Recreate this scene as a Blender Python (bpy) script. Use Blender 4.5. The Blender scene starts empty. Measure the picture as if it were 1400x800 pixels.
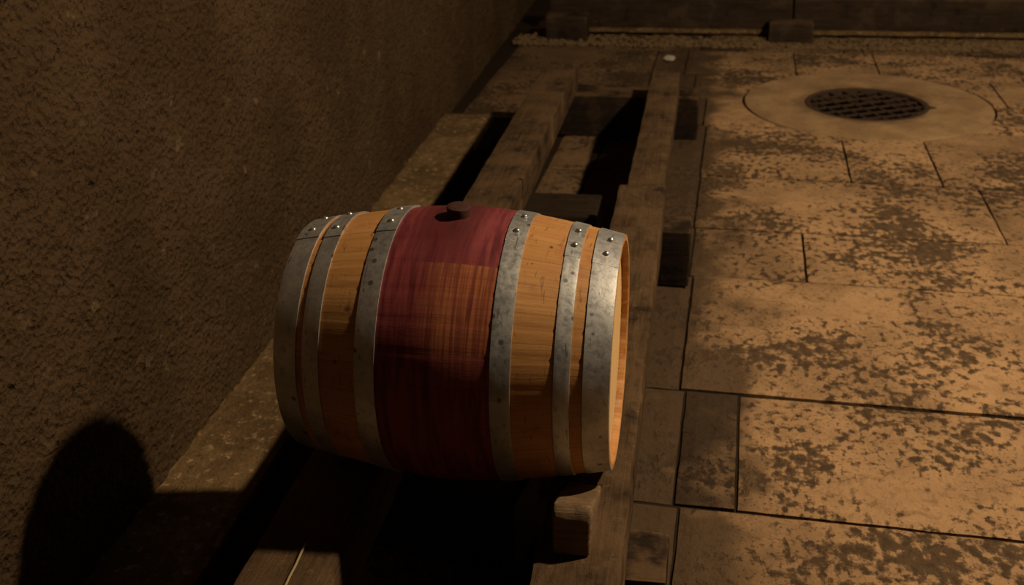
import bpy, bmesh, math, random
from mathutils import Vector, Matrix, noise
random.seed(7)
sc = bpy.context.scene
COL = sc.collection
PI = math.pi
ZB = 0.84                                   # height of the barrel's axis above the paving

# ------------------------------------------------------------------ helpers
def link(name, me, mat=None, parent=None):
    o = bpy.data.objects.new(name, me)
    COL.objects.link(o)
    if mat is not None and me is not None:
        me.materials.append(mat)
    if parent is not None:
        o.parent = parent
    return o

def bm_obj(name, bm, mat, parent=None, smooth=True):
    me = bpy.data.meshes.new(name)
    bmesh.ops.recalc_face_normals(bm, faces=bm.faces[:])
    bm.to_mesh(me); bm.free()
    if smooth:
        for p in me.polygons: p.use_smooth = True
        try: me.set_sharp_from_angle(angle=math.radians(38))
        except Exception: pass
    return link(name, me, mat, parent)

def tag(o, label, cat, group=None, kind=None):
    o['label'] = label; o['category'] = cat
    if group: o['group'] = group
    if kind: o['kind'] = kind
    return o

def struct(o):
    o['kind'] = 'structure'
    return o

GS = 2.2801 / 2.1801                        # true size of the ground plan against the first survey
FOOT = Vector((.6268, -2.5595, 0))
def full_size(o):
    """Brings a surveyed object (and its parts) to its real size and place on the paving."""
    o.location = FOOT + (Vector(o.location) - FOOT) * GS
    if o.data:
        for v in o.data.vertices: v.co = v.co * GS
    for c in o.children:
        c.location = Vector(c.location) * GS
        for v in c.data.vertices: v.co = v.co * GS
    return o

def fbm(p, octv=4):
    v = 0; a = .5; q = Vector(p)
    for _ in range(octv):
        v += a * noise.noise(q); q = q * 2.03 + Vector((3.1, 1.7, 5.3)); a *= .5
    return v

# ------------------------------------------------------------------ materials
class NT:
    def __init__(s, name):
        s.m = bpy.data.materials.new(name); s.m.use_nodes = True
        s.t = s.m.node_tree; s.n = s.t.nodes; s.l = s.t.links
        s.b = s.n['Principled BSDF']
        s.tc = s.n.new('ShaderNodeTexCoord')
    def new(s, t, **kw):
        n = s.n.new(t)
        for k, v in kw.items(): setattr(n, k, v)
        return n
    def put(s, sock, v):
        if hasattr(v, 'links') or hasattr(v, 'is_linked'): s.l.new(v, sock)
        else: sock.default_value = v
    def math(s, op, a, b=None, c=None, clamp=False):
        n = s.new('ShaderNodeMath', operation=op, use_clamp=clamp)
        s.put(n.inputs[0], a)
        if b is not None: s.put(n.inputs[1], b)
        if c is not None: s.put(n.inputs[2], c)
        return n.outputs[0]
    def mapv(s, vec, scale=(1, 1, 1), loc=(0, 0, 0), rot=(0, 0, 0)):
        n = s.new('ShaderNodeMapping'); s.l.new(vec, n.inputs[0])
        n.inputs[1].default_value = loc; n.inputs[2].default_value = rot; n.inputs[3].default_value = scale
        return n.outputs[0]
    def noise(s, vec, scale, detail=4, rough=.55, dist=0.):
        n = s.new('ShaderNodeTexNoise'); s.l.new(vec, n.inputs['Vector'])
        n.inputs['Scale'].default_value = scale; n.inputs['Detail'].default_value = detail
        n.inputs['Roughness'].default_value = rough; n.inputs['Distortion'].default_value = dist
        return n.outputs['Fac']
    def vor(s, vec, scale, feature='F1'):
        n = s.new('ShaderNodeTexVoronoi', feature=feature); s.l.new(vec, n.inputs['Vector'])
        n.inputs['Scale'].default_value = scale
        return n.outputs['Distance']
    def ss(s, v, lo, hi, a=0., b=1.):
        n = s.new('ShaderNodeMapRange', interpolation_type='SMOOTHSTEP'); s.put(n.inputs[0], v)
        n.inputs[1].default_value = lo; n.inputs[2].default_value = hi
        n.inputs[3].default_value = a; n.inputs[4].default_value = b
        return n.outputs[0]
    def mix(s, f, a, b, mode='MIX'):
        n = s.new('ShaderNodeMix', data_type='RGBA', blend_type=mode)
        s.put(n.inputs[0], f)
        for k, v in ((6, a), (7, b)):
            if isinstance(v, tuple): n.inputs[k].default_value = (v + (1,))[:4]
            else: s.l.new(v, n.inputs[k])
        return n.outputs[2]
    def ramp(s, f, pts):
        n = s.new('ShaderNodeValToRGB'); s.l.new(f, n.inputs[0]); e = n.color_ramp.elements
        while len(e) < len(pts): e.new(.5)
        for i, (p, c) in enumerate(pts): e[i].position = p; e[i].color = tuple(c) + (1,)
        return n.outputs[0]
    def sep(s, vec):
        n = s.new('ShaderNodeSeparateXYZ'); s.l.new(vec, n.inputs[0]); return n.outputs
    def bump(s, h, strength=.5, dist=.01, normal=None):
        n = s.new('ShaderNodeBump'); s.put(n.inputs['Height'], h)
        n.inputs['Strength'].default_value = strength; n.inputs['Distance'].default_value = dist
        if normal is not None: s.l.new(normal, n.inputs['Normal'])
        return n.outputs[0]
    def out(s, col=None, rough=.8, normal=None, metal=0., spec=.3):
        if col is not None:
            if isinstance(col, tuple): s.b.inputs['Base Color'].default_value = (col + (1,))[:4]
            else: s.l.new(col, s.b.inputs['Base Color'])
        s.put(s.b.inputs['Roughness'], rough); s.put(s.b.inputs['Metallic'], metal)
        s.b.inputs['Specular IOR Level'].default_value = spec
        if normal is not None: s.l.new(normal, s.b.inputs['Normal'])
        return s.m

def m_floor(name, base, light, stain, earthy=False):
    t = NT(name); o = t.tc.outputs['Object']
    x, y, z = t.sep(o)
    at = t.new('ShaderNodeAttribute', attribute_name='tone')
    n1 = t.noise(t.mapv(o, (1, .8, 1)), 1.6, 6, .62, .3)
    n2 = t.noise(t.mapv(o, (.9, 1.25, 1)), 13, 9, .66, .3)
    n3 = t.noise(o, 42, 6, .7)
    n4 = t.noise(o, 3.0, 3, .5)
    # damp, dirty strip that follows the rack: its ragged border is part of the stain
    edge = t.math('ADD', x, t.math('MULTIPLY_ADD', n4, 1.1, -.55))
    strip = t.math('MULTIPLY', t.ss(edge, .68, 1.0, 1., 0.), t.ss(x, .25, .45, .6, 1.))
    pit = t.noise(t.mapv(o, (1.05, .75, 1), (2, 7, 1)), 27, 3, .55)
    cl = t.noise(t.mapv(o, (.85, 1.1, 1), (1, 4, 2)), 1.7, 5, .62)
    v = t.math('MULTIPLY_ADD', cl, .95, t.math('MULTIPLY_ADD', n2, .40, t.math('MULTIPLY', pit, .55)))
    mask = t.ss(v, .945, 1.06)
    v2 = t.math('MULTIPLY_ADD', pit, .7, t.math('MULTIPLY', n3, .3))
    pit2 = t.noise(o, 62, 2, .5)
    pits = t.math('MAXIMUM', t.math('MULTIPLY', t.ss(v2, .53, .585), t.ss(cl, .33, .52)), t.math('MULTIPLY', t.ss(pit2, .60, .66), t.ss(n1, .38, .55, .15, 1)))
    col = t.mix(n3, base, light)
    warm = t.noise(t.mapv(o, (1, 1, 1), (5, 3, 0)), 5, 4, .6)
    col = t.mix(t.ss(warm, .4, .7, 0, .45), col, tuple(c * .72 for c in base))
    col = t.mix(t.ss(n1, .42, .66, 0, .6), col, tuple(c * .46 for c in base))
    col = t.mix(t.ss(n2, .52, .66, 0, .5), col, tuple(c * .45 for c in base))
    col = t.mix(t.math('MULTIPLY', mask, .88), col, stain)
    col = t.mix(t.math('MULTIPLY', pits, .7), col, tuple(c * .9 for c in stain))
    col = t.mix(t.math('MULTIPLY', strip, .9), col, t.mix(n3, tuple(c * .75 for c in stain), tuple(c * 1.5 for c in stain)))
    tn = t.new('ShaderNodeMix', data_type='RGBA', blend_type='MULTIPLY'); tn.inputs[0].default_value = 1
    t.l.new(col, tn.inputs[6]); t.l.new(at.outputs['Color'], tn.inputs[7])
    h = t.math('MULTIPLY_ADD', n2, .8, t.math('MULTIPLY', n3, .45))
    h = t.math('SUBTRACT', h, t.math('MULTIPLY', mask, .25))
    return t.out(tn.outputs[2], .82, t.bump(h, .9, .018), spec=.25)

M = {}
M['slab'] = m_floor('limestone_paving', (.47, .275, .132), (.60, .37, .185), (.080, .048, .024))
def m_mortar():
    t = NT('dark_joint_earth'); o = t.tc.outputs['Object']
    n = t.noise(o, 30, 5, .7)
    return t.out(t.mix(n, (.018, .011, .006), (.04, .025, .013)), .95, t.bump(n, .6, .01), spec=.1)
M['mortar'] = m_mortar()
def m_ledge():
    t = NT('mossy_ledge_stone'); o = t.tc.outputs['Object']
    n1 = t.noise(o, 4, 6, .65); n2 = t.noise(o, 22, 8, .72); n3 = t.noise(o, 70, 4, .6)
    c = t.mix(t.ss(n1, .35, .65), (.135, .082, .036), (.245, .155, .068))
    c = t.mix(t.ss(n2, .54, .66, 0, .85), c, (.55, .39, .20))
    c = t.mix(t.ss(n2, .46, .33, 0, .7), c, (.05, .034, .018))
    h = t.math('MULTIPLY_ADD', n2, 1., t.math('MULTIPLY', n3, .4))
    return t.out(c, .9, t.bump(h, .9, .016), spec=.15)
M['ledge'] = m_ledge()
def m_wall():
    t = NT('rough_cast_plaster'); o = t.tc.outputs['Object']
    n1 = t.noise(o, 1.3, 4, .6); n2 = t.noise(o, 44, 3, .55); v = t.vor(o, 46); n3 = t.noise(o, 9, 5, .6)
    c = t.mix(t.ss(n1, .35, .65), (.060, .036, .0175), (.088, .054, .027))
    c = t.mix(t.ss(t.noise(o, 48, 1, .5), .40, .27, 0, .8), c, (.028, .017, .009))  # shade in the plaster's pits, put into the colour as dark specks
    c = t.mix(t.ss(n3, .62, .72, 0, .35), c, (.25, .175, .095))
    h = t.math('MULTIPLY_ADD', n2, 1.0, t.math('MULTIPLY', v, .6))
    return t.out(c, .95, t.bump(h, .8, .020), spec=.1)
M['wall'] = m_wall()
def m_timber(name, a, b, dusty, dark=(.018, .012, .008), top=(.125, .075, .037)):
    t = NT(name); o = t.tc.outputs['Object']
    oi = t.new('ShaderNodeObjectInfo')
    sh = t.new('ShaderNodeVectorMath', operation='ADD'); t.l.new(o, sh.inputs[0])
    cx = t.new('ShaderNodeCombineXYZ'); t.l.new(t.math('MULTIPLY', oi.outputs['Random'], 37.), cx.inputs[0]); t.l.new(cx.outputs[0], sh.inputs[1])
    p = sh.outputs[0]
    g = t.noise(t.mapv(p, (1.2, 16, 16)), 3.2, 8, .65, .5)
    n1 = t.noise(p, 5, 6, .65); n2 = t.noise(p, 26, 7, .7)
    c = t.mix(t.ss(g, .3, .7), a, b)
    c = t.mix(t.ss(n1, .53, .68, 0, .8), c, dusty)
    c = t.mix(t.ss(n2, .58, .7, 0, .55), c, tuple(k * 1.3 for k in dusty))
    c = t.mix(t.ss(n1, .44, .32, 0, .85), c, dark)
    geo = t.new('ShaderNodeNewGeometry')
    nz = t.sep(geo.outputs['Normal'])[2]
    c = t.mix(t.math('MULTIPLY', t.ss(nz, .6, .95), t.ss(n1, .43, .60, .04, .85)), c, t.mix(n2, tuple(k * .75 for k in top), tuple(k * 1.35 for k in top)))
    c = t.mix(t.math('MULTIPLY', t.ss(geo.outputs['Pointiness'], .53, .60), t.ss(n2, .40, .6, .1, .7)), c, tuple(k * 1.5 for k in top))
    h = t.math('MULTIPLY_ADD', g, .8, t.math('MULTIPLY', n2, .7))
    return t.out(c, .85, t.bump(h, .8, .010), spec=.12)
M['rail'] = m_timber('old_rail_oak', (.055, .033, .017), (.115, .070, .036), (.20, .125, .064))
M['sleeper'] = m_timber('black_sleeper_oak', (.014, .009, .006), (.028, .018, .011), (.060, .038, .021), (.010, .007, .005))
M['sleeper_dark'] = m_timber('dark_sleeper_oak', (.020, .013, .008), (.040, .025, .015), (.060, .037, .019), (.010, .007, .005), (.026, .016, .009))  # sleeper oak with darker upward faces
M['beam'] = m_timber('grey_brown_beam_oak', (.034, .022, .014), (.060, .040, .026), (.085, .057, .035), top=(.12, .075, .038))
M['chock'] = m_timber('chock_oak', (.16, .10, .055), (.26, .17, .095), (.32, .22, .13), (.04, .025, .015))

STAVES = 30
def m_barrel():
    t = NT('oak_staves_with_wine_band'); o = t.tc.outputs['Object']
    x, y, z = t.sep(o)
    ang = t.math('ARCTAN2', y, z)
    k = t.math('FLOOR', t.math('MULTIPLY_ADD', ang, STAVES / (2 * PI), 50.))
    wn = t.new('ShaderNodeTexWhiteNoise', noise_dimensions='1D'); t.l.new(k, wn.inputs['W'])
    rnd = wn.outputs['Value']
    cx = t.new('ShaderNodeCombineXYZ'); t.l.new(t.math('MULTIPLY', x, 1.), cx.inputs[0])
    t.l.new(t.math('MULTIPLY', ang, .36), cx.inputs[1]); t.l.new(t.math('MULTIPLY', rnd, 9.), cx.inputs[2])
    p = cx.outputs[0]
    grain = t.noise(t.mapv(p, (2.2, 42, 1)), 3, 7, .62, .6)
    blot = t.noise(t.mapv(o, (1, 1, 1)), 7, 5, .6)
    fine = t.noise(t.mapv(p, (14, 60, 1)), 5, 5, .7)
    wood = t.mix(t.ss(grain, .25, .75), (.53, .24, .075), (.70, .37, .125))
    wood = t.mix(t.math('MULTIPLY', rnd, .6), wood, (.42, .19, .055))
    wood = t.mix(t.ss(fine, .6, .74, 0, .4), wood, (.30, .14, .05))
    # pinkish wine splashes on the bare wood
    spl = t.noise(t.mapv(o, (1, 1, 1), (3.3, 1.2, .4)), 9, 6, .6)
    wood = t.mix(t.ss(spl, .55, .72, 0, .6), wood, (.42, .12, .075))
    # scratches across and along the staves
    scr = t.noise(t.mapv(o, (60, 9, 9), rot=(0, 0, .5)), 1.5, 3, .7, .8)
    wood = t.mix(t.ss(scr, .60, .68, 0, .6), wood, (.20, .085, .03))
    # the wine-red band between the two middle hoops, worn through in front
    streak_v = t.new('ShaderNodeCombineXYZ'); t.l.new(x, streak_v.inputs[0]); t.l.new(t.math('MULTIPLY', ang, .36), streak_v.inputs[1])
    streak = t.noise(t.mapv(streak_v.outputs[0], (24, 2.6, 1)), 1.6, 6, .65, .25)
    streak2 = t.noise(t.mapv(streak_v.outputs[0], (60, 1.4, 1), (2, 1, 0)), 1.6, 3, .6)
    red = t.mix(t.ss(streak, .35, .65), (.135, .019, .026), (.31, .060, .062))
    red = t.mix(t.ss(fine, .58, .75, 0, .3), red, (.30, .085, .055))
    # worn window: staves 25..58 degrees up the front, right-hand two thirds of the band
    up = t.math('ARCTAN2', z, t.math('MULTIPLY', y, -1.))          # 0 = facing front, pi/2 = top
    st = STAVES / (2 * PI)
    kk = t.math('DIVIDE', t.math('FLOOR', t.math('MULTIPLY', up, st)), st)
    kup = t.math('ADD', kk, t.math('MULTIPLY_ADD', blot, .10, -.05))
    w_a = t.math('MULTIPLY', t.ss(kup, .03, .45), t.ss(kup, .86, .92, 1., 0.))
    w_x = t.ss(t.math('ADD', x, t.math('MULTIPLY_ADD', blot, .12, -.06)), -.09, .03)
    worn = t.math('MULTIPLY', t.math('MULTIPLY', w_a, w_x), t.ss(t.math('ADD', t.math('MULTIPLY', streak, .75), t.math('MULTIPLY', streak2, .45)), .42, .60, .12, 1.))
    worn_col = t.mix(t.ss(grain, .2, .8), (.36, .105, .040), (.46, .160, .055))
    worn_col = t.mix(t.ss(streak2, .42, .60, .85, 0), worn_col, (.20, .045, .028))
    band_c = t.mix(worn, red, worn_col)
    dist = t.math('ABSOLUTE', x)
    inband = t.ss(dist, .150, .156, 1., 0.)
    c = t.mix(inband, wood, band_c)
    # dark dribbles running down from the bung
    drb = t.math('MULTIPLY', t.ss(t.math('ABSOLUTE', t.math('ADD', x, .015)), .03, .13, 1., 0.), t.ss(up, .75, 1.5))
    c = t.mix(t.math('MULTIPLY', t.math('MULTIPLY', drb, inband), t.ss(streak, .38, .6, .2, .8)), c, (.028, .009, .008))
    for kx, ky, kz, kr in ((.2643, -.0918, .3481, .0055), (-.235, -.285, .235, .010), (.225, -.16, .33, .0035), (.252, -.20, .305, .003), (-.26, -.345, .11, .006)):
        dn = t.new('ShaderNodeVectorMath', operation='DISTANCE'); t.l.new(t.mapv(o, (1, 1, 1)), dn.inputs[0]); dn.inputs[1].default_value = (kx, ky, kz)
        c = t.mix(t.ss(dn.outputs['Value'], kr * 1.5, kr * .5, 0, .85), c, (.05, .022, .01))
    # seam lines
    fr = t.math('FRACT', t.math('MULTIPLY_ADD', ang, STAVES / (2 * PI), 50.))
    seam = t.ss(t.math('ABSOLUTE', t.math('SUBTRACT', fr, .5)), .480, .497)
    c = t.mix(t.math('MULTIPLY', seam, .4), c, (.10, .04, .02))
    h = t.math('MULTIPLY_ADD', grain, .6, t.math('MULTIPLY', fine, .4))
    r = t.ss(blot, .3, .7, .42, .62)
    return t.out(c, r, t.bump(h, .35, .003), spec=.4)
M['barrel'] = m_barrel()
def m_head():
    t = NT('pale_oak_barrel_head'); o = t.tc.outputs['Object']
    g = t.noise(t.mapv(o, (10, 10, 1.2)), 4, 6, .6, .4)
    x, y, z = t.sep(o)
    fr = t.math('FRACT', t.math('MULTIPLY_ADD', y, 9.5, 20.5))
    seam = t.ss(t.math('ABSOLUTE', t.math('SUBTRACT', fr, .5)), .48, .495)
    c = t.mix(g, (.74, .47, .20), (.86, .60, .29))
    c = t.mix(t.math('MULTIPLY', seam, .5), c, (.2, .1, .04))
    return t.out(c, .6, t.bump(g, .2, .002), spec=.3)
M['head'] = m_head()
def m_hoop():
    t = NT('galvanised_hoop_steel'); o = t.tc.outputs['Object']
    n = t.noise(o, 12, 6, .6); n2 = t.noise(o, 60, 5, .65); sc_ = t.noise(t.mapv(o, (40, 8, 8), rot=(.3, .4, .6)), 2, 3, .7, .6)
    c = t.mix(t.ss(n, .3, .7), (.50, .50, .49), (.76, .75, .72))
    c = t.mix(t.ss(n2, .56, .7, 0, .5), c, (.24, .23, .22))
    c = t.mix(t.ss(sc_, .62, .7, 0, .7), c, (.12, .115, .11))
    c = t.mix(t.ss(n, .66, .74, 0, .5), c, (.30, .20, .11))
    dv = t.vor(o, 17.); c = t.mix(t.ss(dv, .16, .09, 0, .75), c, (.10, .085, .07))
    return t.out(c, t.ss(n2, .3, .7, .40, .58), t.bump(n2, .25, .002), metal=.85, spec=.5)
M['hoop'] = m_hoop()
def m_simple(name, a, b, rough, metal=0., scale=20, bd=.004, spec=.3):
    t = NT(name); o = t.tc.outputs['Object']; n = t.noise(o, scale, 6, .65)
    return t.out(t.mix(n, a, b), rough, t.bump(n, .5, bd), metal=metal, spec=spec)
M['rivet'] = m_simple('worn_rivet_steel', (.55, .52, .48), (.75, .72, .66), .3, .8, 60, .001, .5)
M['bung'] = m_simple('wine_dark_bung_wood', (.045, .017, .014), (.085, .034, .025), .65, 0, 50, .002)
def m_concrete():
    t = NT('smooth_drain_concrete'); o = t.tc.outputs['Object']
    n = t.noise(o, 3.2, 6, .62); n2 = t.noise(o, 22, 6, .7)
    c = t.mix(t.ss(n, .36, .64), (.32, .20, .098), (.47, .30, .15))
    c = t.mix(t.ss(n2, .52, .68, 0, .5), c, (.17, .10, .05))
    x, y, z = t.sep(o)
    r = t.math('SQRT', t.math('ADD', t.math('MULTIPLY', x, x), t.math('MULTIPLY', y, y)))
    rust = t.ss(t.math('ADD', r, t.math('MULTIPLY_ADD', n, .3, -.15)), .56, .42, 0, .6)
    c = t.mix(rust, c, (.15, .085, .042))
    return t.out(c, .85, t.bump(n2, .6, .006), spec=.2)
M['concrete'] = m_concrete()
M['iron'] = m_simple('rusty_cast_iron', (.055, .033, .020), (.11, .068, .041), .75, .3, 35, .004)
M['pit'] = m_simple('black_drain_sump', (.004, .003, .002), (.008, .006, .004), .8, 0, 20, .004, .1)  # near-black colour for the disc under the grate
M['gravel'] = m_simple('ochre_gravel', (.10, .066, .032), (.30, .20, .10), .9, 0, 25, .003, .2)

# ------------------------------------------------------------------ setting
YS = -0.0275                                # the paving is turned a little against the rack
FR = Matrix.Rotation(YS, 3, 'Z')
GX0, GX1 = -0.80, -0.40                     # the gutter between ledge and rack
def slab_mesh():
    V = []; F = []; T = []
    def slab(u0, u1, v0, v1, tone, seed, gap=.006, zoff=0.):
        nx = max(3, int((u1 - u0) / .045)); ny = max(3, int((v1 - v0) / .045))
        b = len(V); rz = random.uniform(-.0025, .0025); tx = random.uniform(-.002, .002); ty = random.uniform(-.002, .002)
        idx = {}
        for j in range(ny + 1):
            for i in range(nx + 1):
                u = u0 + gap + (u1 - u0 - 2 * gap) * i / nx; v = v0 + 1.3 * gap + (v1 - v0 - 2.6 * gap) * j / ny
                ed = min(i, nx - i, j, ny - j)
                z = rz + tx * (2 * i / nx - 1) + ty * (2 * j / ny - 1) + .0035 * fbm((u * 3, v * 3, seed), 3) + zoff
                if ed == 0:
                    z -= .007 + .004 * abs(noise.noise(Vector((u * 11, v * 11, seed))))
                    k = .0035
                    du = noise.noise(Vector((u * 9, v * 9, seed + 3.3))) * k; dv = noise.noise(Vector((u * 9, v * 9, seed + 8.1))) * k
                    if i in (0, nx): u += du
                    if j in (0, ny): v += dv
                if ed == 1: pass
                idx[i, j] = len(V); p = FR @ Vector((u, v, z)); V.append(p)
        n0 = len(F)
        for j in range(ny):
            for i in range(nx):
                F.append((idx[i, j], idx[i + 1, j], idx[i + 1, j + 1], idx[i, j + 1]))
        ring = [(i, 0) for i in range(nx)] + [(nx, j) for j in range(ny)] + [(i, ny) for i in range(nx, 0, -1)] + [(0, j) for j in range(ny, 0, -1)]
        low = []
        for q in ring:
            p = V[idx[q]]; low.append(len(V)); V.append(Vector((p.x, p.y, -.13)))
        n = len(ring)
        for q in range(n):
            F.append((idx[ring[q]], low[q], low[(q + 1) % n], idx[ring[(q + 1) % n]]))
        F.append(tuple(low[::-1]))
        T.extend([tone] * (len(F) - n0))
    rows = [  # v0, v1, joints along u (tone of each slab)
        (-3.4, -2.6, [.58, 1.5, 2.4, 3.6, 4.6], None), (-2.6, -1.7, [.58, 1.2, 2.2, 3.1, 4.6], None),
        (-1.7, -.75, [.60, 1.6, 2.6, 3.7, 4.6], None),
        (-.75, .335, [.615, 2.35, 3.4, 4.6], (.88, .92, 1, 1)),
        (.335, 1.073, [.595, .80, 2.15, 3.2, 4.6], (.55, .48, .98, 1, 1)),
        (1.073, 2.14, [.57, 2.45, 3.3, 4.6], (.62, 1.02, 1, 1)),
        (2.14, 2.745, [.55, 1.10, 2.75, 3.6, 4.6], (.85, .92, .98, 1, 1)),
        (2.745, 3.56, [.54, 2.108, 3.1, 4.6], (.8, 1.0, .82, 1)),
        (3.56, 4.60, [.535, 1.41, 1.92, 3.0, 4.6], (.75, 1.05, 1.08, .95, 1)),
        (4.60, 5.25, [.51, 2.7, 3.6, 4.6], (.8, 1.05, 1, 1)),
        (5.25, 5.95, [.40, 2.6, 3.5, 4.6], (.8, 1.02, 1, 1)),
        (5.95, 6.75, [.30, 1.18, 1.82, 3.3, 4.6], (.75, .92, 1, 1.05, 1)),
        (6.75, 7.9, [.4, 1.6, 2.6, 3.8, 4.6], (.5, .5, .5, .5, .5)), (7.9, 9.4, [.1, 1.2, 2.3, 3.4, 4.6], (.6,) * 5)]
    sd = 1
    for v0, v1, js, tn in rows:
        left = GX1 if v1 <= 4.61 else -1.22
        st = [left]
        # the strip below the rack: rough old stones in short lengths
        inner = -.02 + random.uniform(-.12, .2)
        st += [inner] + js
        tones = [.62, .66] + list(tn if tn else [1] * (len(js)))
        for k in range(len(st) - 1):
            tone = tones[k + 1 if k > 0 else 0] if k < 2 else tones[min(k, len(tones) - 1)]
            if k == 0: tone = .70
            elif k == 1: tone = .72
            else: tone = (tn[k - 1] if tn and k - 1 < len(tn) else random.uniform(.9, 1.05))
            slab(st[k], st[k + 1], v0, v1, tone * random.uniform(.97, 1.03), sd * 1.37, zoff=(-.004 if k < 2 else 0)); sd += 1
    me = bpy.data.meshes.new('floor'); me.from_pydata([tuple(v) for v in V], [], F)
    ca = me.color_attributes.new('tone', 'FLOAT_COLOR', 'CORNER')
    li = 0
    for p in me.polygons:
        c = T[p.index]
        for _ in p.loop_indices:
            ca.data[li].color = (c, c, c, 1); li += 1
        p.use_smooth = False
    return me

MX, MY, MR = 1.7803, 5.1757, 0.8564         # centre and radius of the round drain surround
GR = 0.395                                  # radius of its grate
def cutter(r, z0, z1, x=MX, y=MY, n=96):
    bm = bmesh.new()
    bmesh.ops.create_cone(bm, cap_ends=True, segments=n, radius1=r, radius2=r, depth=z1 - z0, matrix=Matrix.Translation((x, y, (z0 + z1) / 2)))
    return bm_obj('cutter', bm, None, smooth=False)
def cut(o, cutters):
    for c in cutters:
        md = o.modifiers.new('cut', 'BOOLEAN'); md.object = c; md.operation = 'DIFFERENCE'; md.solver = 'EXACT'
    bpy.context.view_layer.update()
    dg = bpy.context.evaluated_depsgraph_get()
    me = bpy.data.meshes.new_from_object(o.evaluated_get(dg))
    o.modifiers.clear(); o.data = me
    for c in cutters: bpy.data.objects.remove(c, do_unlink=True)

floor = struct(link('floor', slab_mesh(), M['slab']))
cut(floor, [cutter(MR + .015, -.3, .2)])
# earth in the joints, one step below the slab tops, and the bed of the gutter and drain
def plate(V, F, x0, x1, y0, y1, z):
    b = len(V); V += [(x0, y0, z), (x1, y0, z), (x1, y1, z), (x0, y1, z)]; F.append((b, b + 1, b + 2, b + 3))
Vb, Fb = [], []
plate(Vb, Fb, -1.4, 4.9, -3.5, 9.5, -.131)
bed = struct(link('trim_1', bpy.data.meshes.new('trim_1'), None)); bed.data.from_pydata(Vb, [], Fb); bed.data.materials.append(M['mortar'])
bm = bmesh.new()
for x0, x1, y0, y1 in ((-1.1, 4.7, -3.4, 4.55), (-1.35, 4.6, 4.68, 9.4)):
    bmesh.ops.create_cube(bm, size=1, matrix=Matrix.Translation(((x0 + x1) / 2, (y0 + y1) / 2, -.073)) @ Matrix.Diagonal((x1 - x0, y1 - y0, .114, 1)))
joint = struct(bm_obj('trim_2', bm, M['mortar'], smooth=False))
cut(joint, [cutter(MR + .012, -.3, .2)])
for o in (floor, bed, joint): full_size(o)

# left wall: rough-cast plaster, modelled grain
def wall_left():
    y0, y1, z0, z1, st = -3.0, 9.2, -.13, 2.8, .015
    ny = int((y1 - y0) / st); nz = int((z1 - z0) / st)
    V = []; F = []
    for j in range(nz + 1):
        for i in range(ny + 1):
            y = y0 + st * i; z = z0 + st * j
            x = -1.125 - (y + .2) * .0100
            q = Vector((y, z, .3))
            d = .006 * noise.noise(q * 2.2) + .006 * noise.noise(q * 11) + .012 * noise.noise(q * 30 + Vector((4, 4, 4)))
            V.append((x + d, y, z))
    w = ny + 1
    for j in range(nz):
        for i in range(ny):
            a = j * w + i; F.append((a, a + 1, a + 1 + w, a + w))
    me = bpy.data.meshes.new('wall_left'); me.from_pydata(V, [], F)
    for p in me.polygons: p.use_smooth = True
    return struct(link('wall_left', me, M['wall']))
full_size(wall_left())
bm = bmesh.new()
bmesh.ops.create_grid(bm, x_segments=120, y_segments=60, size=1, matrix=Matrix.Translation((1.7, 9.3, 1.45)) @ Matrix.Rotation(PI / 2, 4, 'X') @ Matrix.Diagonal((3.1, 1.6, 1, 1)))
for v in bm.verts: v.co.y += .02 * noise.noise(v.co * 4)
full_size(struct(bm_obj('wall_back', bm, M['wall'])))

def rough_box(size, seed, bevel=.012, jit=.004, step=.06, freq=7., taper=None, flat_top=False):
    """A hewn block: bevelled, cut into short lengths and worn by noise; local x is its length."""
    bm = bmesh.new()
    bmesh.ops.create_cube(bm, size=1, matrix=Matrix.Diagonal((size[0], size[1], size[2], 1)))
    bmesh.ops.bevel(bm, geom=bm.edges[:], offset=bevel, segments=2, profile=.6, affect='EDGES')
    for ax in range(3):
        n = int(size[ax] / step)
        for k in range(1, n):
            co = Vector((0, 0, 0)); co[ax] = -size[ax] / 2 + size[ax] * k / n
            no = Vector((0, 0, 0)); no[ax] = 1
            bmesh.ops.bisect_plane(bm, geom=bm.verts[:] + bm.edges[:] + bm.faces[:], plane_co=co, plane_no=no)
    for v in bm.verts:
        q = v.co * freq + Vector((seed * 7.7, seed * 3.1, seed))
        d = Vector((noise.noise(q), noise.noise(q + Vector((9, 2, 4))), noise.noise(q + Vector((3, 8, 1)))))
        d += .5 * Vector((noise.noise(q * 2.7), noise.noise(q * 2.7 + Vector((9, 2, 4))), noise.noise(q * 2.7 + Vector((3, 8, 1)))))
        if abs(v.co.z + size[2] / 2) < .02: d.z = max(0., d.z)      # keeps its bed flat
        if flat_top and abs(v.co.z - size[2] / 2) < .02: d.z = min(0., d.z)
        v.co += d * jit
        if taper: v.co.y *= taper(v.co.x)
    return bm

# stone ledge along the foot of the wall and the low kerb at the far end
LY0, LY1 = -3.0, 4.56
bm = rough_box((LY1 - LY0, .40, .17), 3, .010, .006, .07, 6)
o = struct(bm_obj('trim_3', bm, M['ledge'])); o.location = ((-1.20 + GX0) / 2, (LY0 + LY1) / 2, -.057); o.rotation_euler = (0, 0, PI / 2 + .008); full_size(o)
bm = rough_box((4.9, .36, .034), 5, .006, .008, .08, 5)
o = struct(bm_obj('trim_4', bm, M['ledge'])); o.location = (1.72, 7.45, .038); full_size(o)
bm = rough_box((4.9, .22, .12), 6, .008, .006, .08, 5)
o = struct(bm_obj('trim_5', bm, M['mortar'])); o.location = (1.72, 7.52, -.04); full_size(o)

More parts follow.
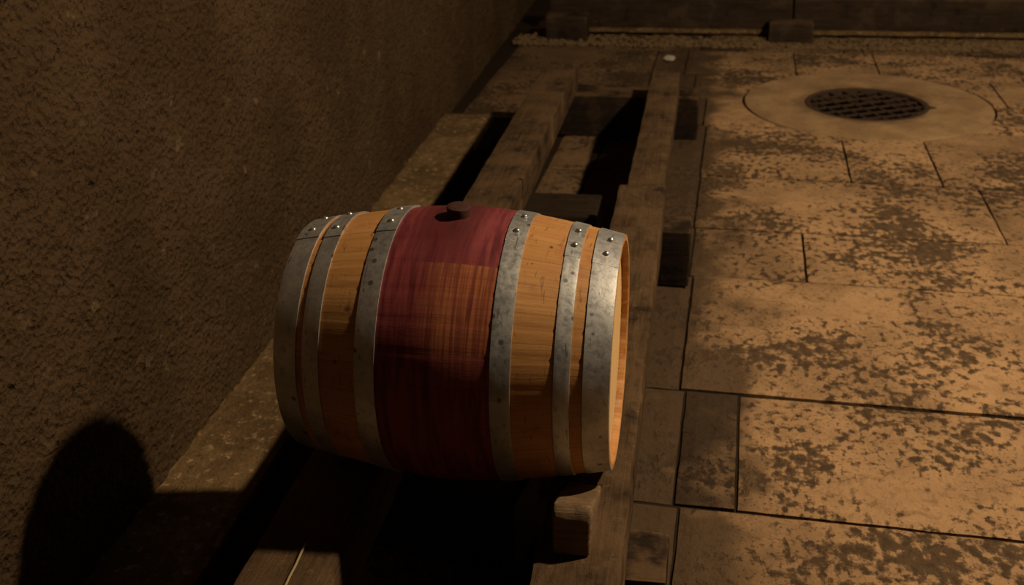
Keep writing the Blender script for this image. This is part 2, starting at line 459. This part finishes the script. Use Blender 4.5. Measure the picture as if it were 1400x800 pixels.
# ------------------------------------------------------------------ the rack
def timber(name, x0, x1, y0, y1, z0, z1, mat, seed, along='y', rot=0., bevel=.012, jit=.004, taper=None, step=.06):
    L, W = ((y1 - y0), (x1 - x0)) if along == 'y' else ((x1 - x0), (y1 - y0))
    bm = rough_box((L, W, z1 - z0), seed, bevel, jit, step, taper=taper, flat_top=True)
    o = bm_obj(name, bm, mat)
    o.location = ((x0 + x1) / 2, (y0 + y1) / 2, (z0 + z1) / 2)
    o.rotation_euler = (0, 0, (PI / 2 if along == 'y' else 0) + rot)
    return o
RT = ZB - .36                               # top of the rails
SH = .29                                    # height of the sleepers
G = 'rails of the barrel rack'
r = timber('rack_rail', -.470, -.235, -1.75, 4.66, SH, RT - .006, M['rail'], 1, rot=.0, bevel=.014)
tag(r, 'long dark timber rail nearest the wall, under the left end of the barrel', 'rail', G)
# the split in its right-hand edge
bm = bmesh.new()
bmesh.ops.create_cube(bm, size=1, matrix=Matrix.Translation((-.235, 2.33, RT - .04)) @ Matrix.Rotation(.12, 4, 'Y') @ Matrix.Diagonal((.045, .022, .15, 1)))
cut(r, [bm_obj('cutter', bm, None, smooth=False)])
r = timber('rack_rail', .262, .487, -1.75, 2.30, SH, RT, M['rail'], 2, bevel=.013)
r.rotation_euler.z += .006
tag(r, 'near timber rail of the paving side, carrying the right end of the barrel', 'rail', G)
r = timber('rack_rail', .283, .467, 2.306, 4.56, SH, RT - .015, M['rail'], 4, bevel=.013)
tag(r, 'far timber rail of the paving side, running from the rail joint towards the drain', 'rail', G)

G = 'sleepers under the rack'
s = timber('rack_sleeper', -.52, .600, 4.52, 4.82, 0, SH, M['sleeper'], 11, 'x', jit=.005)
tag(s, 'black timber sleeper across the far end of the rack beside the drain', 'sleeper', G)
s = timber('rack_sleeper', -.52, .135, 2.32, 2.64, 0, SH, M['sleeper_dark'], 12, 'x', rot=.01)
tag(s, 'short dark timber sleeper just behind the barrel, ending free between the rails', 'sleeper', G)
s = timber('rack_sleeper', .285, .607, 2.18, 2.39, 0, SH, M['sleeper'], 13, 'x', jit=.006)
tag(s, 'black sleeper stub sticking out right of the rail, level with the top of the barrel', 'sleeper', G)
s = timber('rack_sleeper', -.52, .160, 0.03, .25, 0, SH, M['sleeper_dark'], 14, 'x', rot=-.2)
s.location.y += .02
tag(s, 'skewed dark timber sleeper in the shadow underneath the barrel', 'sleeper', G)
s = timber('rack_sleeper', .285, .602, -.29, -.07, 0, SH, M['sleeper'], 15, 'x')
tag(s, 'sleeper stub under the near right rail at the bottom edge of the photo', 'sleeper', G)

# wedge that stops the barrel from rolling
def chock():
    bm = bmesh.new()
    pts = [(0, 0), (0, .112), (.012, .134), (.035, .143), (.16, .080), (.30, .010), (.30, 0)]   # profile: depth behind the front, height
    w = .098
    for sx in (0, 1):
        vs = [bm.verts.new((sx * w, y, z)) for y, z in pts]
        bm.faces.new(vs)
    bm.verts.ensure_lookup_table()
    n = len(pts)
    for k in range(n):
        bm.faces.new((bm.verts[k], bm.verts[(k + 1) % n], bm.verts[n + (k + 1) % n], bm.verts[n + k]))
    bmesh.ops.bevel(bm, geom=[e for e in bm.edges if e.calc_length() > .02], offset=.010, segments=3, profile=.5, affect='EDGES')
    bmesh.ops.subdivide_edges(bm, edges=[e for e in bm.edges if e.calc_length() > .03], cuts=2, use_grid_fill=True)
    for v in bm.verts:
        q = v.co * 14
        v.co += .003 * Vector((noise.noise(q), noise.noise(q + Vector((5, 1, 2))), max(0, noise.noise(q + Vector((1, 6, 3)))) if v.co.z < .02 else noise.noise(q + Vector((1, 6, 3)))))
    o = bm_obj('wooden_chock', bm, M['chock'])
    o.location = (.312, -.445, RT + .002)
    return tag(o, 'pale worn wooden wedge on the right rail, in front of the barrel', 'wedge')
chock()

# ------------------------------------------------------------------ the barrel
BL, RE, RB, KP = .88, .3215, .3860, 1.60
def prof(x): return RE + (RB - RE) * (1 - abs(2 * x / BL) ** KP)
barrel = bpy.data.objects.new('wine_barrel', None); COL.objects.link(barrel)
barrel.location = (0, 0, ZB)
tag(barrel, 'oak wine barrel with six grey hoops and a wine-red middle, lying across the rails', 'barrel')

def lathe_x(prof_pts, nseg, closed=False, a0=0., a1=2 * PI, seam=None):
    """Turns (x, radius) pairs about the local x axis."""
    bm = bmesh.new(); full = abs(a1 - a0 - 2 * PI) < 1e-6
    cols = []
    for i in range(nseg if full else nseg + 1):
        a = a0 + (a1 - a0) * i / nseg
        k = seam(i) if seam else 0.
        cols.append([bm.verts.new((x, -(r - k) * math.cos(a), (r - k) * math.sin(a))) for x, r in prof_pts])
    m = len(prof_pts); n = len(cols)
    for i in range(nseg):
        A = cols[i]; B = cols[(i + 1) % n]
        for j in range(m if closed else m - 1):
            bm.faces.new((A[j], A[(j + 1) % m], B[(j + 1) % m], B[j]))
    if closed and not full:
        bm.faces.new(cols[0]); bm.faces.new(cols[-1][::-1])
    return bm

SUB = 8
N = STAVES * SUB
xs = [-BL / 2 + BL * k / 64 for k in range(65)]
pp = [(x, prof(x)) for x in xs]
h = BL / 2
pp = [(-h + .045, RE - .022), (-h + .004, RE - .017), (-h, RE - .013), (-h, RE - .003)] + [(x, r_ if 0 < k < 64 else r_ - .001) for k, (x, r_) in enumerate(pp)] + [(h, RE - .003), (h, RE - .013), (h - .004, RE - .017), (h - .045, RE - .022)]
off = SUB // 2
body = bm_obj('staves', lathe_x(pp, N, seam=lambda i: .0013 if (i - off) % SUB == off else 0.), M['barrel'], barrel)
def head(x, s):
    bm = bmesh.new()
    R = RE - .020
    bmesh.ops.create_cone(bm, cap_ends=True, segments=96, radius1=R, radius2=R - .006, depth=.016, matrix=Matrix.Translation((x, 0, 0)) @ Matrix.Rotation(s * PI / 2, 4, 'Y'))
    return bm_obj('head', bm, M['head'], barrel)
hd = head(h - .030, 1); hd['label'] = 'pale oak head at the lit right end'
head(-h + .030, -1)

HO = [(-.4395, -.373), (-.355, -.3065), (-.2065, -.1505), (.1450, .1965), (.3010, .3415), (.3725, .4395)]
RV = [(86, 103), (84.5, 103), (85, 99.5), (81.5, 95.5), (78.8, 91.5), (77.6, 90)]
TH = .0032
rivet_me = None
for (xa, xb), ra in zip(HO, RV):
    n = 6
    outer = [(xa + (xb - xa) * k / n, prof(xa + (xb - xa) * k / n)) for k in range(n + 1)]
    # a flat steel strip is straight across its width: follow the chord
    r0, r1 = outer[0][1], outer[-1][1]
    bow = max(0, max(r_ - (r0 + (r1 - r0) * k / n) for k, (x, r_) in enumerate(outer)))
    strip = lambda d: [(xa + (xb - xa) * k / n, r0 + (r1 - r0) * k / n + bow + d) for k in range(n + 1)]
    ring = strip(-.0008)[::-1] + [(xa + .0006, r0 + bow + TH - .0006)] + [(x, r_) for x, r_ in strip(TH)][1:-1] + [(xb - .0006, r1 + bow + TH - .0006)]
    hoop = bm_obj('hoop', lathe_x(ring, 160, closed=True), M['hoop'], barrel)
    a0, a1 = math.radians(ra[0] - 7.5), math.radians(ra[1] + 16)
    lap = strip(TH - .0004)[::-1] + strip(TH + (.0026 if xa < 0 else .0005))
    bm_obj('lap', lathe_x(lap, 24, closed=True, a0=a0, a1=a1), M['hoop'], hoop)
    for a in ra:
        xm = (xa + xb) / 2 + random.uniform(-.003, .003); rm = (r0 + r1) / 2 + bow + TH + .0018
        if rivet_me is None:
            bm = bmesh.new(); bmesh.ops.create_uvsphere(bm, u_segments=18, v_segments=10, radius=.0088)
            for v in bm.verts: v.co.z = max(v.co.z, -.001) * .82
            rv = bm_obj('rivet', bm, M['rivet'], hoop); rivet_me = rv.data
        else:
            rv = link('rivet', rivet_me, None, hoop)
        an = math.radians(a)
        rv.location = (xm, -rm * math.cos(an), rm * math.sin(an)); rv.rotation_euler = (PI / 2 - an, 0, 0)

bm = bmesh.new()
prf = [(0, -.02), (.0295, -.02), (.0310, .004), (.0330, .024), (.0322, .0275), (.0300, .0290), (.010, .0285), (0, .0283)]
nb = 40
for i in range(nb):
    a = 2 * PI * i / nb
    for r_, z in prf: bm.verts.new((r_ * math.cos(a), r_ * math.sin(a), z))
bm.verts.ensure_lookup_table(); m = len(prf)
for i in range(nb):
    for j in range(m - 1):
        a = i * m + j; b = ((i + 1) % nb) * m + j
        bm.faces.new((bm.verts[a], bm.verts[b], bm.verts[b + 1], bm.verts[a + 1]))
bmesh.ops.remove_doubles(bm, verts=bm.verts[:], dist=1e-5)
bung = bm_obj('bung', bm, M['bung'], barrel); bung.location = (.001, 0, RB - .002); bung.rotation_euler = (.03, .05, 0)

# ------------------------------------------------------------------ the drain
drain = bpy.data.objects.new('floor_drain', None); COL.objects.link(drain); drain.location = (MX, MY, 0)
tag(drain, 'round iron drain grate set in a wide smooth concrete ring in the paving', 'drain')
def ring_mesh(profile, n=128):
    bm = bmesh.new(); m = len(profile)
    for i in range(n):
        a = 2 * PI * i / n
        for r_, z in profile: bm.verts.new((r_ * math.cos(a), r_ * math.sin(a), z))
    bm.verts.ensure_lookup_table()
    for i in range(n):
        for j in range(m):
            A = i * m + j; B = ((i + 1) % n) * m + j; A2 = i * m + (j + 1) % m; B2 = ((i + 1) % n) * m + (j + 1) % m
            bm.faces.new((bm.verts[A], bm.verts[B], bm.verts[B2], bm.verts[A2]))
    return bm
bm = ring_mesh([(MR, -.13), (MR, -.008), (MR - .006, .001), (MR - .2, .003), (GR + .05, .001), (GR + .034, -.002), (GR + .030, -.010), (GR + .030, -.13)])
for v in bm.verts:
    rr = math.hypot(v.co.x, v.co.y)
    if rr > MR - .01:
        k = 1 + .006 * noise.noise(Vector((v.co.x * 4, v.co.y * 4, 0))); v.co.x *= k if k < 1 else 1; v.co.y *= k if k < 1 else 1
bm_obj('concrete_surround', bm, M['concrete'], drain)
bm_obj('frame', ring_mesh([(GR + .0295, -.10), (GR + .0295, -.004), (GR + .024, .000), (GR + .004, .000), (GR - .004, -.006), (GR - .004, -.030), (GR - .02, -.034), (GR - .02, -.10)]), M['iron'], drain)
bm = bmesh.new()
P = .112; BW = .021
for d in range(2):
    for k in range(-4, 5):
        c = (k + .5) * P
        if abs(c) > GR - .03: continue
        Lh = math.sqrt((GR - .005) ** 2 - c * c)
        mt = Matrix.Rotation(math.radians(26 + 90 * d), 4, 'Z') @ Matrix.Translation((0, c, -.020 + .0006 * d)) @ Matrix.Diagonal((2 * Lh, BW, .016, 1))
        g = bmesh.ops.create_cube(bm, size=1, matrix=mt)
        bmesh.ops.bevel(bm, geom=list({e for v in g['verts'] for e in v.link_edges}), offset=.005, segments=2, affect='EDGES')
bm_obj('grate', bm, M['iron'], drain)
bm = bmesh.new()
bmesh.ops.create_circle(bm, cap_ends=True, segments=64, radius=GR + .025, matrix=Matrix.Translation((0, 0, -.12)))
bm_obj('sump', bm, M['pit'], drain)
bm = bmesh.new()                                                    # the small lifting ear at its right
vs = [bm.verts.new(p) for p in ((.40, -.05, 0), (.40, .05, 0), (.475, .012, 0), (.475, -.012, 0))]
f = bm.faces.new(vs); r_ = bmesh.ops.extrude_face_region(bm, geom=[f])
for v in r_['geom']:
    if isinstance(v, bmesh.types.BMVert): v.co.z -= .02
ear = bm_obj('lifting_ear', bm, M['iron'], drain); ear.location = (0, 0, .0042); ear.rotation_euler = (0, 0, -.18)
full_size(drain)

# ------------------------------------------------------------------ far end: second rack and gravel
G = 'beams of the far rack'
b = timber('rack_beam', -.82, 1.372, 7.32, 7.56, .056, .34, M['beam'], 21, 'x', jit=.006)
tag(b, 'left dark timber beam along the far end of the cellar', 'beam', G); full_size(b)
b = timber('rack_beam', 1.385, 4.10, 7.32, 7.56, .056, .325, M['beam'], 22, 'x', jit=.006)
tag(b, 'right dark timber beam along the far end, behind the drain', 'beam', G); full_size(b)
G = 'blocks in front of the far beams'
b = timber('timber_block', -.815, -.445, 7.03, 7.26, .0, .205, M['beam'], 23, 'x', jit=.004)
tag(b, 'dark squared timber block before the far beam, close to the wall corner', 'block', G); full_size(b)
b = timber('timber_block', 1.165, 1.545, 7.06, 7.26, .0, .165, M['beam'], 24, 'x', jit=.004)
tag(b, 'squared timber block under the joint of the two far beams', 'block', G); full_size(b)
bm = bmesh.new()
random.seed(3)
for k in range(2600):
    x = random.uniform(-1.1, 4.2); y = 6.80 + abs(random.gauss(.0, .17)) if random.random() < .35 else random.uniform(6.80, 7.25)
    if y > 7.23: continue
    if (-.83 < x < -.43 or 1.15 < x < 1.56) and y > 7.0: continue
    s_ = random.uniform(.006, .020) * (1.3 if random.random() < .1 else 1)
    mt = Matrix.Translation((x, y, s_ * .35)) @ Matrix.Rotation(random.uniform(0, 6), 4, 'Z') @ Matrix.Rotation(random.uniform(-.4, .4), 4, 'X') @ Matrix.Diagonal((s_ * random.uniform(1, 1.8), s_, s_ * .7, 1))
    g = bmesh.ops.create_icosphere(bm, subdivisions=1, radius=1, matrix=mt)
    for v in g['verts']: v.co += Vector((random.uniform(-1, 1), random.uniform(-1, 1), random.uniform(-1, 1))) * s_ * .15
gv = bm_obj('gravel', bm, M['gravel'], smooth=False)
tag(gv, 'strip of loose ochre gravel at the foot of the far beams', 'gravel', kind='stuff'); full_size(gv)

# ------------------------------------------------------------------ small litter
M['plaster'] = m_simple('pale_plaster', (.50, .42, .33), (.68, .60, .49), .9, 0, 30, .003, .2)
bm = bmesh.new()
bmesh.ops.create_icosphere(bm, subdivisions=3, radius=1)
for v in bm.verts:
    d = 1 + .35 * noise.noise(v.co * 1.7 + Vector((4, 2, 1)))
    v.co = Vector((v.co.x * .055 * d, v.co.y * .085 * d, max(-.35, v.co.z) * .016 * d))
o = bm_obj('plaster_chip', bm, M['plaster']); o.location = (.315, 6.80, .0045)
tag(o, 'small pale chip of plaster lying on the paving beyond the far rail end', 'rubble')
M['straw'] = m_simple('dry_straw', (.34, .24, .12), (.46, .34, .18), .7, 0, 80, .001, .3)
bm = bmesh.new()
path = [(-.336, -.495), (-.3345, -.53), (-.3325, -.575), (-.3315, -.62), (-.330, -.665), (-.331, -.71)]
prev = None
for k, (x, y) in enumerate(path):
    ring = [bm.verts.new((x + .0033 * math.cos(a * PI / 4), y, RT - .0025 + .0015 * (k % 2) + .0033 * math.sin(a * PI / 4))) for a in range(8)]
    if prev:
        for a in range(8): bm.faces.new((prev[a], prev[(a + 1) % 8], ring[(a + 1) % 8], ring[a]))
    else: bm.faces.new(ring)
    prev = ring
bm.faces.new(prev[::-1])
o = bm_obj('straw', bm, M['straw'])
tag(o, 'thin dry straw lying along the wall-side rail in front of the barrel', 'straw')

# ------------------------------------------------------------------ light
def lamp(name, loc, power, radius, col=(1, .77, .51)):
    d = bpy.data.lights.new(name, 'POINT'); d.energy = power; d.shadow_soft_size = radius; d.color = col
    o = bpy.data.objects.new(name, d); o.location = loc; COL.objects.link(o); return o
lamp('cellar_and_fill_lamp', (3.75, .92, 4.7), 980, .12)
lamp('cellar_and_fill_lamp', (3.6, 9.6, 4.6), 90, .06)  # added light beyond the far beams, brightening the far end; no lamp seen
lamp('cellar_and_fill_lamp', (3.0, -4.2, 4.6), 6, .1)  # weak fill added behind the camera, not a lamp of the cellar
w = bpy.data.worlds.new('world'); sc.world = w; w.use_nodes = True
bg = w.node_tree.nodes['Background']; bg.inputs[0].default_value = (1, .72, .45, 1); bg.inputs[1].default_value = .002

# ------------------------------------------------------------------ camera
cd = bpy.data.cameras.new('camera'); cam = bpy.data.objects.new('camera', cd); COL.objects.link(cam)
rows = ((0.9842450143731766, 0.1751866342582152, -0.023903867026571102),
        (0.055988636888675836, -0.4370475928886066, -0.8976940871419523),
        (-0.16771113326459178, 0.8822125847705604, -0.4399703751976412))
X, D, Fw = (Vector(r_) for r_ in rows)
mat = Matrix.Identity(4)
for i in range(3):
    mat[i][0] = X[i]; mat[i][1] = -D[i]; mat[i][2] = -Fw[i]
cam.matrix_world = Matrix.Translation((.6268, -2.5595, 2.2801)) @ mat
cd.sensor_width = 36; cd.lens = 36 * 1444.57 / 1400
cd.dof.use_dof = True; cd.dof.focus_distance = 2.75; cd.dof.aperture_fstop = 3.6
sc.camera = cam
vs_ = sc.view_settings
vs_.view_transform = 'Standard'; vs_.look = 'None'; vs_.gamma = 1; vs_.use_curve_mapping = False; vs_.exposure = 0
